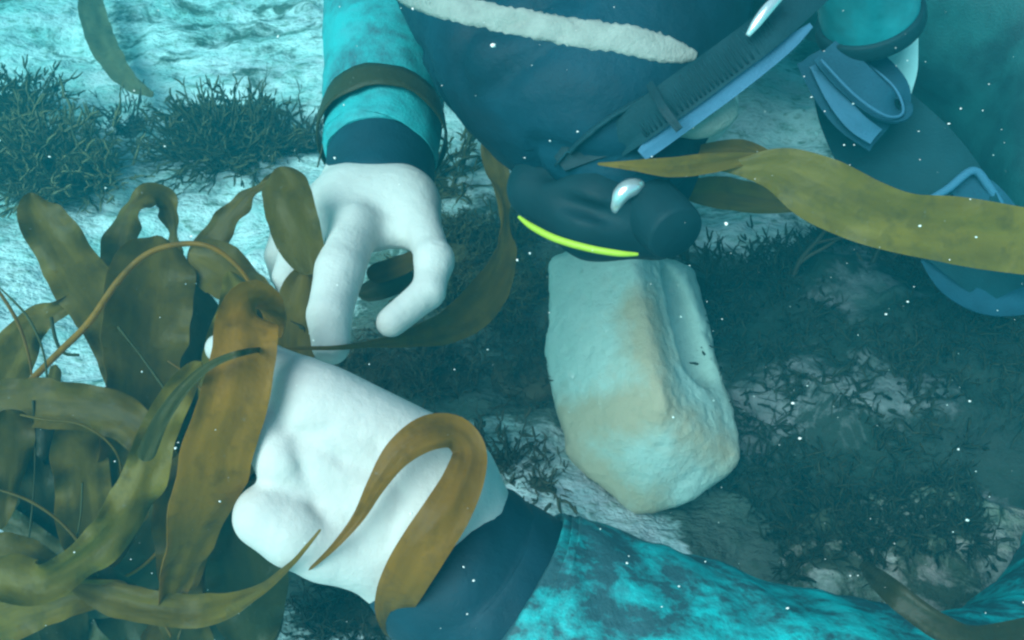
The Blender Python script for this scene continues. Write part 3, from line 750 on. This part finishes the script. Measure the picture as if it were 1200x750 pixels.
B = 'blade'
left = [
 (B, 'kelp', [(36, 226, .56, 16, 0), (44, 250, .56, 46, 0), (72, 292, .56, 58, 5), (104, 342, .56, 66, 8), (140, 400, .56, 62, 5), (165, 470, .56, 60, 0), (175, 560, .55, 50, 0)], {}),
 (B, 'kelp', [(140, 370, .60, 36, 0), (138, 310, .60, 36, 5), (143, 270, .60, 34, 20), (158, 240, .60, 30, 35), (182, 228, .61, 26, 10), (200, 244, .62, 24, -35), (204, 280, .62, 22, -30), (196, 320, .62, 24, 0)], {}),
 ('tube', 'kelp_amber', [(36, 446, .50, 4), (70, 412, .495, 4), (104, 378, .49, 4), (138, 330, .49, 4), (172, 298, .49, 3.6), (212, 286, .49, 3.4), (248, 290, .49, 3), (280, 314, .495, 2.6), (304, 350, .50, 2)], {}),
 (B, 'kelp', [(232, 320, .56, 40, 0), (248, 282, .56, 36, 10), (268, 254, .56, 30, 20), (292, 230, .56, 22, 30), (318, 212, .56, 12, 30), (338, 198, .56, 5, 20)], {}),
 (B, 'kelp_olive', [(328, 196, .525, 30, 0), (334, 212, .52, 50, 0), (342, 245, .515, 58, 0), (354, 285, .515, 54, 0), (364, 322, .515, 34, 0)], {'ruffle': 0.001, 'cup': 0.0}),
 (B, 'kelp', [(362, 312, .518, 30, 20), (352, 345, .515, 44, 0), (346, 385, .515, 46, 0), (345, 420, .512, 40, 0), (350, 440, .51, 20, 0)], {'ruffle': 0.001}),
 (B, 'kelp_amber', [(322, 392, .455, 26, 70), (312, 366, .430, 44, 60), (298, 358, .405, 60, 30), (290, 376, .392, 70, 4), (286, 415, .384, 72, -6), (276, 462, .379, 76, 4), (258, 520, .381, 80, 10), (240, 585, .390, 78, 22), (222, 640, .41, 60, 34), (204, 690, .44, 36, 30), (190, 730, .47, 16, 10)], {'ruffle': 0.002, 'cup': 0.03, 'freq': 90, 'notch': 0.10}),
 (B, 'kelp_dark', [(330, 408, .470, 6, 0), (290, 412, .365, 7, 0), (250, 426, .365, 9, 0), (218, 452, .37, 13, 0), (190, 490, .375, 18, 0), (168, 540, .38, 22, 0)], {'ruffle': 0.0}),
 (B, 'kelp', [(186, 276, .54, 60, 0), (180, 310, .535, 92, 0), (172, 370, .53, 96, 10), (164, 440, .525, 84, 20), (156, 510, .52, 72, 10), (146, 600, .52, 60, 0), (136, 690, .52, 50, 0)], {'cup': 0.12}),
 (B, 'kelp', [(222, 296, .55, 40, 0), (250, 310, .545, 62, 10), (282, 336, .54, 60, 15), (300, 372, .54, 50, 20), (300, 420, .535, 40, 10)], {}),
 (B, 'kelp_olive', [(268, 318, .53, 14, 0), (278, 340, .525, 38, 0), (276, 372, .525, 46, 0), (262, 420, .525, 46, 0), (250, 480, .53, 40, 0)], {}),
 (B, 'kelp', [(92, 350, .56, 16, 0), (68, 362, .555, 22, 10), (40, 380, .55, 34, 10), (14, 418, .545, 46, 5), (-8, 470, .54, 50, 0)], {}),
 (B, 'kelp', [(-40, 470, .49, 40, 0), (10, 474, .485, 56, 0), (70, 474, .48, 58, -5), (130, 486, .478, 54, -5), (176, 520, .475, 44, 0), (200, 580, .475, 36, 0)], {}),
 (B, 'kelp_dark', [(48, 450, .51, 36, 0), (44, 510, .51, 46, 0), (48, 570, .51, 44, 0), (60, 640, .51, 36, 0)], {}),
 (B, 'kelp', [(96, 480, .50, 44, 0), (94, 540, .50, 60, 5), (102, 600, .50, 62, 0), (110, 660, .50, 46, 0)], {}),
 (B, 'kelp_olive', [(236, 424, .455, 16, 0), (210, 458, .45, 34, 0), (184, 510, .445, 44, 0), (164, 570, .44, 50, 5), (132, 624, .435, 52, 10), (86, 664, .43, 46, 10), (40, 684, .425, 50, 0), (-20, 664, .425, 56, 0)], {}),
 (B, 'kelp_olive', [(-30, 640, .44, 40, 0), (20, 660, .44, 62, 0), (60, 672, .44, 40, 0), (100, 676, .44, 20, 0)], {}),
 (B, 'kelp', [(84, 682, .45, 18, 0), (130, 700, .445, 36, 0), (180, 712, .44, 40, 0), (240, 716, .44, 38, 0), (300, 694, .41, 15, 0), (338, 664, .376, 7, 0), (358, 642, .366, 5, 0), (376, 620, .366, 3, 0)], {'ruffle': 0.001}),
 (B, 'kelp', [(-30, 740, .46, 50, 0), (30, 716, .455, 56, 0), (90, 700, .45, 40, 0), (150, 690, .45, 22, 0)], {}),
 (B, 'kelp_dark', [(-20, 590, .50, 20, 0), (20, 616, .495, 26, 0), (60, 646, .49, 28, 0), (110, 668, .485, 22, 0), (160, 690, .48, 12, 0)], {}),
 (B, 'kelp', [(8, 480, .47, 60, 0), (10, 530, .475, 46, 0), (6, 580, .48, 28, 0), (0, 620, .48, 10, 0)], {}),
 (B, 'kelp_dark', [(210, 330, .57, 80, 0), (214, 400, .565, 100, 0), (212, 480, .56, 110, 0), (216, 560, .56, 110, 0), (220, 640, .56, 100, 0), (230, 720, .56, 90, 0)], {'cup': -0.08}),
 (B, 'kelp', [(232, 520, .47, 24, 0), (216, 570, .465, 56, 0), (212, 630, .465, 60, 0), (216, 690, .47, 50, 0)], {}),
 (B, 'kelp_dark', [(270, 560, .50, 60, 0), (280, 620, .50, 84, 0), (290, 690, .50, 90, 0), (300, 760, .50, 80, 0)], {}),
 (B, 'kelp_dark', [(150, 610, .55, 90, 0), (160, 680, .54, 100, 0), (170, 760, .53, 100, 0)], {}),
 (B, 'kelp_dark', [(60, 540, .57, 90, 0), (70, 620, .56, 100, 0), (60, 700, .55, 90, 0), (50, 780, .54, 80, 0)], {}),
 ('tube', 'kelp', [(24, 486, .462, 1.4), (54, 492, .462, 1.5), (90, 496, .462, 1.5), (120, 512, .462, 1.5), (138, 534, .464, 1.3), (142, 556, .468, 1)], {}),
 ('tube', 'kelp_dark', [(60, 372, .545, 2), (66, 400, .54, 2), (76, 414, .535, 2), (92, 416, .53, 1.6)], {}),
]
r_ = np.random.default_rng(17)
for i in range(40):                     # more blades deeper in the bunch, mostly coloured dark for shade in the gaps
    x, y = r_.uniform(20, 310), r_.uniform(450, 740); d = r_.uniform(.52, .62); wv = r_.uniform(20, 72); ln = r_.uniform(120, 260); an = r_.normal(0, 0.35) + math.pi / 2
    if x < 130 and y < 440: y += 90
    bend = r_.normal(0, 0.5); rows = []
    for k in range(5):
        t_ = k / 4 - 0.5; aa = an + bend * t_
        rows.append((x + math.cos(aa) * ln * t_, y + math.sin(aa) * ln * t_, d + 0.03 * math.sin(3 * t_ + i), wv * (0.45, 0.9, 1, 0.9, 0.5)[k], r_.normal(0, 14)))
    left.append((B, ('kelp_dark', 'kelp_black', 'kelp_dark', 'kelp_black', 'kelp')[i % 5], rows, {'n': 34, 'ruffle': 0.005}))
for i in range(11):                     # thin strands across the bunch
    x, y, d, an = r_.uniform(0, 300), r_.uniform(360, 720), r_.uniform(.43, .52), r_.uniform(0.6, 2.6); ln = r_.uniform(90, 220); bend = r_.normal(0, 0.5)
    left.append(('tube', ('kelp_dark', 'kelp_amber', 'kelp')[i % 3], [(x + math.cos(an + bend * t_) * ln * t_, y + math.sin(an + bend * t_) * ln * t_, d, r_.uniform(.8, 2.2)) for t_ in (-.5, -.25, 0, .25, .5)], {}))
kelp_plant(P(180, 690, .56), 'big bunch of olive brown kelp blades held between the two hands', left)

kelp_plant(P(580, 180, .72), 'narrow brown kelp frond hanging from the hood and curving under the upper hand', [
 (B, 'kelp', [(572, 160, .66, 26, 0), (582, 196, .655, 30, 0), (590, 230, .645, 20, 40), (592, 262, .635, 16, 50), (592, 300, .62, 30, 30), (572, 344, .60, 46, 10), (536, 378, .575, 44, 0), (490, 394, .545, 26, 0), (440, 402, .505, 10, 0), (400, 407, .470, 6, 0), (366, 408, .462, 5, 0), (330, 408, .470, 5, 0)], {'ruffle': 0.0015}),
], None, 'kelp_frond')
kelp_plant(P(478, 320, .585), 'short kelp scrap pinched inside the upper hand', [
 (B, 'kelp', [(430, 322, .575, 20, 0), (455, 316, .57, 26, 0), (480, 306, .565, 22, 0), (500, 294, .56, 10, 0)], {'ruffle': 0.001}),
 (B, 'kelp_dark', [(420, 345, .60, 20, 0), (450, 336, .595, 28, 0), (485, 322, .59, 24, 0)], {'ruffle': 0.001})], None, 'kelp_scrap')
kelp_plant(P(1020, 250, .50), 'broad olive kelp strip stretched across the harness straps', [
 (B, 'kelp_olive', [(838, 198, .50, 3, 0), (872, 196, .495, 24, 0), (915, 200, .49, 54, 0), (960, 222, .485, 76, 0), (1010, 246, .482, 74, 0), (1060, 262, .48, 70, 0), (1120, 270, .478, 78, 0), (1180, 280, .475, 78, 0), (1260, 290, .47, 74, 0)], {'ruffle': 0.0015, 'cup': 0.03, 'notch': 0.02}),
 (B, 'kelp', [(700, 192, .478, 3, 0), (740, 194, .478, 12, 0), (790, 196, .482, 24, 0), (840, 190, .49, 22, 0), (890, 184, .50, 10, 20)], {'ruffle': 0.0008}),
 (B, 'kelp', [(790, 184, .515, 6, 0), (830, 176, .515, 16, 0), (870, 174, .515, 20, 0), (905, 186, .515, 14, 0)], {'ruffle': 0.001}),
 (B, 'kelp', [(786, 222, .60, 10, 0), (830, 224, .60, 34, 0), (880, 232, .60, 36, 0), (930, 240, .60, 18, 0), (965, 244, .60, 4, 0)], {'ruffle': 0.001})], None, 'kelp_strip')
kelp_plant(P(500, 600, .39), 'amber kelp strip wrapped round the wrist of the lower hand', [
 (B, 'kelp_amber', [(362, 668, .385, 3, 0), (392, 640, .376, 8, 0), (420, 606, .376, 14, 0), (440, 570, .372, 22, 0), (466, 532, .372, 34, 0), (500, 508, .376, 42, 0), (532, 506, .385, 40, 8), (550, 528, .386, 40, 0), (544, 560, .376, 48, -4), (524, 600, .368, 56, 0), (498, 640, .367, 58, 0), (474, 680, .374, 56, 0), (462, 712, .392, 46, 0), (470, 740, .43, 34, 10)], {'ruffle': 0.0004, 'cup': -0.03, 'n': 80, 'notch': 0.02})], None, 'kelp_strip')
# band round the upper sleeve: follows the tube
cR = catmull(RS, 200); tR, aR, bR = frames(cR[:, :3])
i0 = int(np.argmin(np.linalg.norm(cR[:, :3] - P(448, 158, .66), axis=1)))
rows = []
for th in np.linspace(-2.3, 2.3, 26):
    cdir = unit((CAM - cR[i0, :3]) - ((CAM - cR[i0, :3]) @ tR[i0]) * tR[i0]); sdir_ = np.cross(tR[i0], cdir)
    dv = math.cos(th) * cdir + math.sin(th) * sdir_
    q = cR[i0, :3] + dv * (cR[i0, 3] + 0.0050) - tR[i0] * 0.012 * math.cos(th)
    rows.append((q, dv))
bw = catmull([[.012], [.020], [.022], [.025], [.026], [.024], [.016]], 26)[:, 0]
vs, fs = [], []
for i, (q, dv) in enumerate(rows):
    for j in range(5):
        u = -1 + j / 2; wv = bw[i] / 2 * (1 + 0.06 * math.sin(i * 1.9 + j))
        for s in (0, 1): vs.append(q + tR[i0] * u * wv + dv * (0.0006 if s else -0.0006) + dv * 0.0008 * math.sin(i * 0.9 + j))
for i in range(25):
    for j in range(4):
        a = (i * 5 + j) * 2; b_ = ((i + 1) * 5 + j) * 2
        fs += [(a + 1, b_ + 1, b_ + 3, a + 3), (a, a + 2, b_ + 2, b_)]
    a = i * 10; b_ = a + 10; fs += [(a, b_, b_ + 1, a + 1), (a + 8, a + 9, b_ + 9, b_ + 8)]
kb = empty('kelp_strip', P(450, 105, .65), label='dark brown kelp strip wrapped round the upper sleeve', category='kelp')
part('blade', (np.array(vs), fs), M['kelp_dark'], kb)
part('tail', tube(pxr([(388, 128, .665, 3), (382, 150, .650, 2), (378, 172, .645, 1.6), (372, 196, .645, 1)]), 16, 6), M['kelp_dark'], kb)
kelp_plant(P(1100, 720, .40), 'dark kelp blade lying over the elbow of the lower arm', [
 (B, 'kelp_black', [(1010, 660, .46, 10, 0), (1036, 686, .40, 26, 0), (1068, 712, .385, 30, 0), (1104, 736, .38, 32, 0), (1150, 752, .38, 36, 0), (1230, 740, .39, 40, 0)], {'ruffle': 0.001})], None, 'kelp_frond')
kelp_plant(P(130, 60, 1.2), 'long dull kelp blade lying on the pale seabed beyond the tufts', [
 (B, 'weed', [(104, -30, 1.27, 24, 0), (110, 20, 1.22, 30, 0), (126, 62, 1.17, 30, 0), (150, 94, 1.125, 22, 0), (180, 112, 1.10, 6, 0)], {'ruffle': 0.002, 'cup': 0.02})], None, 'kelp_frond')

# ------------------------------------------------------------------ seaweed tufts
def frond_template(seed, fork):
    r = np.random.default_rng(seed); vs, fs = [], []
    def strip(p, d, ln, w, depth):
        k = 5; s = unit(np.cross(d, r.normal(size=3))); q = np.array(p); dd = np.array(d); idx0 = len(vs)
        for i in range(k):
            wi = w * (1 - 0.55 * (i / (k - 1)) ** 2) * (0.6 if i == 0 else 1)
            nn = unit(np.cross(s, dd)); vs.append(q - s * wi); vs.append(q + nn * wi * 0.35); vs.append(q + s * wi)
            dd = unit(dd + r.normal(scale=0.22, size=3) + np.array([0, 0, 0.02])); q = q + dd * ln / (k - 1)
            s = unit(s - (s @ dd) * dd)
        for i in range(k - 1):
            a = idx0 + i * 3; fs.extend([(a, a + 1, a + 4, a + 3), (a + 1, a + 2, a + 5, a + 4), (a, a + 3, a + 5, a + 2)])
        if depth > 0:
            for _ in range(2 if r.random() < 0.7 else 3):
                strip(q - dd * ln * r.uniform(0, 0.5), unit(dd + r.normal(scale=0.55, size=3)), ln * r.uniform(0.45, 0.75), w * 0.8, depth - 1)
    strip((0, 0, 0), (0, 0, 1.0), 1.0, 0.075, fork)
    return np.array(vs), np.array(fs)
TPL = {k: [frond_template(40 + i + 50 * k, k) for i in range(9)] for k in (1, 2)}

def tuft_mesh(seed, base_pts, n, length, width, spread=0.8, fork=2):
    """Many forked flat fronds that start on the given ground points."""
    r = np.random.default_rng(seed); vs, fs, n0 = [], [], 0
    for _ in range(n):
        b = base_pts[r.integers(len(base_pts))]
        d = unit(np.array([r.normal(scale=spread), r.normal(scale=spread), 0.65 + 0.3 * r.random()]))
        e = unit(np.cross(d, r.normal(size=3))); g = np.cross(d, e)
        tv_, tf_ = TPL[fork][r.integers(9)]; ln = length * r.uniform(0.5, 1.2); wk = width / 0.075 / length * r.uniform(0.7, 1.3) * 0.5 + 0.5
        vs.append(b + ln * (tv_[:, :1] * e * wk + tv_[:, 1:2] * g * wk + tv_[:, 2:] * d)); fs.append(tf_ + n0); n0 += len(tv_)
    return np.vstack(vs), np.vstack(fs).tolist()

def bed_patch(x, y, rx, ry, n, seed, lift=0.0):
    r = np.random.default_rng(seed); g = ground(x, y); out = []
    a, q = r.uniform(0, 6.283, n), np.sqrt(r.random(n)); X, Y = g[0] + rx * q * np.cos(a), g[1] + ry * q * np.sin(a)
    return list(np.column_stack([X, Y, bed_h(np.column_stack([X, Y])) - 0.002 + lift]))

def tuft(x, y, rx, ry, n, length, width, mat, seed, label, spread=0.8, fork=2, group=None):
    base = bed_patch(x, y, rx, ry, 60, seed); vf = tuft_mesh(seed, base, n, length, width, spread, fork)
    o = empty('seaweed_tuft', np.mean(base, axis=0), label=label, category='seaweed')
    part('fronds', vf, M[mat], o, kind='stuff')
    part('holdfast', blob(seed, np.mean(base, axis=0) + np.array([0, 0, -0.004]), (rx * 0.8, ry * 0.8, 0.012), 3, 0.3, 2.5), M[mat], o)
tuft(262, 172, .060, .040, 420, .050, .0010, 'weed', 51, 'bushy brown seaweed tuft beside the upper sleeve on pale rock')
tuft(72, 215, .055, .045, 400, .052, .0010, 'weed', 52, 'dull green seaweed tuft behind the tallest kelp tip')
tuft(12, 140, .050, .030, 220, .042, .0010, 'weed', 53, 'ragged seaweed tuft at the far edge of the pale rock')
tuft(152, 150, .022, .018, 60, .026, .0012, 'weed_red', 54, 'tiny yellowish seaweed sprig between the two larger tufts')
tuft(340, 160, .040, .026, 90, .036, .0012, 'weed_red', 55, 'thin wispy seaweed tuft touching the upper sleeve')
tuft(520, 225, .030, .030, 60, .050, .0024, 'weed', 56, 'long stringy seaweed tuft between the upper cuff and hood')
tuft(565, 335, .085, .080, 700, .019, .0018, 'weed', 57, 'dense olive seaweed patch between the upper hand and stone block')
tuft(470, 440, .090, .050, 430, .016, .0016, 'weed_red', 58, 'dark reddish seaweed patch in the gap between both hands')
tuft(620, 440, .050, .060, 240, .016, .0016, 'weed_red', 59, 'reddish brown seaweed fringe along the flank of the stone block')
tuft(585, 555, .022, .018, 40, .022, .0030, 'weed_red', 60, 'small brown seaweed tuft beside the wrapped wrist')
tuft(628, 578, .012, .010, 18, .020, .0030, 'weed_red', 61, 'tiny brown seaweed sprig above the lower cuff')
tuft(430, 735, .060, .025, 240, .015, .0014, 'weed_red', 62, 'dark seaweed fringe below the lower hand')
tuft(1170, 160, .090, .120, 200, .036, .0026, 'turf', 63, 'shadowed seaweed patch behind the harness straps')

tuft(905, 350, .085, .030, 200, .036, .0015, 'turf', 64, 'ragged dark seaweed fringe along the far side of the boulder')
tuft(1100, 380, .080, .030, 150, .030, .0015, 'turf', 65, 'dark seaweed fringe below the curled strap end')
# thick turf over the boulder: nobody could count it
bo = [o for o in S.objects if o.name == 'boulder'][0]
bvv = np.array([v.co[:] for v in bo.data.vertices]) + np.array(bo.location)
ro = [o for o in S.objects if o.name == 'rock'][0]; rv = np.array([v.co[:] for v in ro.data.vertices]) + np.array(ro.location)
rv = rv[(rv[:, 2] > ro.location[2] + 0.03) & (rv[:, 1] > rv[:, 1].mean() - 0.012)]
up = bvv[(bvv[:, 2] > bo.location[2] + 0.10)]
r_ = np.random.default_rng(5); up = up[r_.permutation(len(up))[:3000]]
turf_pts = [p_ for p_ in up if p_[2] > -0.03] + list(rv[::2]) + bed_patch(885, 410, .06, .09, 500, 71) + bed_patch(960, 540, .07, .09, 400, 72) + bed_patch(1150, 420, .12, .10, 500, 74)
tp = np.array(turf_pts); turf_pts = list(tp[fbm(tp * 17, 3, 77) > -0.10])
thing_mesh('seaweed_turf', tuft_mesh(73, turf_pts, 9000, .0135, .0024, 1.0, 1), M['turf'], kind='stuff', label='thick dark seaweed turf covering the big boulder', category='seaweed')

def branch(seed, rows_list, label):
    o = empty('branching_seaweed', rows_list[0][0][:3], label=label, category='seaweed')
    for rows in rows_list: part('stem', tube(np.array(rows), 18, 6), M['weed_red'], o)
branch(1, [pxr([(925, 345, .86, 3), (935, 310, .85, 3), (955, 285, .84, 2.6), (975, 262, .83, 2), (985, 248, .83, 1)]),
           pxr([(935, 310, .85, 2.4), (948, 300, .845, 2.4), (970, 288, .84, 2), (995, 270, .83, 1.4), (1005, 262, .83, 1)]),
           pxr([(955, 285, .84, 2), (978, 280, .835, 1.8), (1000, 278, .83, 1.2)])], 'dark forked seaweed stem rising below the kelp strip')
branch(2, [pxr([(1012, 345, .86, 4), (1018, 320, .85, 3.6), (1026, 300, .845, 3.2), (1033, 285, .84, 2.6), (1034, 268, .84, 2)]),
           pxr([(1018, 320, .85, 2.6), (1010, 306, .845, 2), (1004, 296, .84, 1.2)])], 'short thick dark seaweed stem under the broad kelp strip')
branch(3, [pxr([(806, 330, .93, 3), (806, 312, .92, 3), (805, 292, .91, 2.6), (812, 276, .90, 2)])], 'thin dark seaweed stem behind the stone block')

# ------------------------------------------------------------------ specks adrift in the water
r_ = np.random.default_rng(99); vs, fs, n0 = [], [], 0
bm = bmesh.new(); bmesh.ops.create_icosphere(bm, subdivisions=1, radius=1.0)
iv = np.array([x.co[:] for x in bm.verts]); iff = [tuple(q.index for q in p_.verts) for p_ in bm.faces]; bm.free()
for _ in range(800):
    d = r_.uniform(0.20, 0.75); q = P(r_.uniform(-250, 1450), r_.uniform(-150, 900), d)
    if q[2] < 0.06: continue
    s = 0.00034 * (0.35 + r_.gamma(1.1, 0.6)) * (0.6 + 0.8 * d)
    vs.append(iv * (np.array([1, r_.uniform(.5, 1), r_.uniform(.4, 1)]) * s) * (1 + 0.25 * r_.normal(size=(len(iv), 1))) + q)
    fs += [tuple(i + n0 for i in t_) for t_ in iff]; n0 += len(iv)
link('suspended_particles', mesh('suspended_particles', np.vstack(vs), fs), M['speck'], None, kind='stuff', label='white specks of marine snow adrift in the water', category='particles')

# ------------------------------------------------------------------ the water itself
m, N, L = new_mat('sea_water')
vol = N.new('ShaderNodeVolumePrincipled'); vol.inputs['Color'].default_value = (0.006, 0.21, 0.265, 1); vol.inputs['Density'].default_value = 0.65
vol.inputs['Absorption Color'].default_value = (0.0, 0.86, 0.87, 1)   # water takes the red out first
vol.inputs['Anisotropy'].default_value = 0.0
for k_ in ('Density Attribute', 'Color Attribute', 'Temperature Attribute'): vol.inputs[k_].default_value = ''
m.cycles.homogeneous_volume = True
o_ = N.new('ShaderNodeOutputMaterial'); L.new(vol.outputs[0], o_.inputs['Volume'])
bm = bmesh.new(); bmesh.ops.create_cube(bm, size=1.0)
me = bpy.data.meshes.new('haze'); bm.to_mesh(me); bm.free()
hz = link('haze', me, m, None, kind='stuff'); hz.scale = (13, 13, 2.0); hz.location = (0, 0, -0.2)
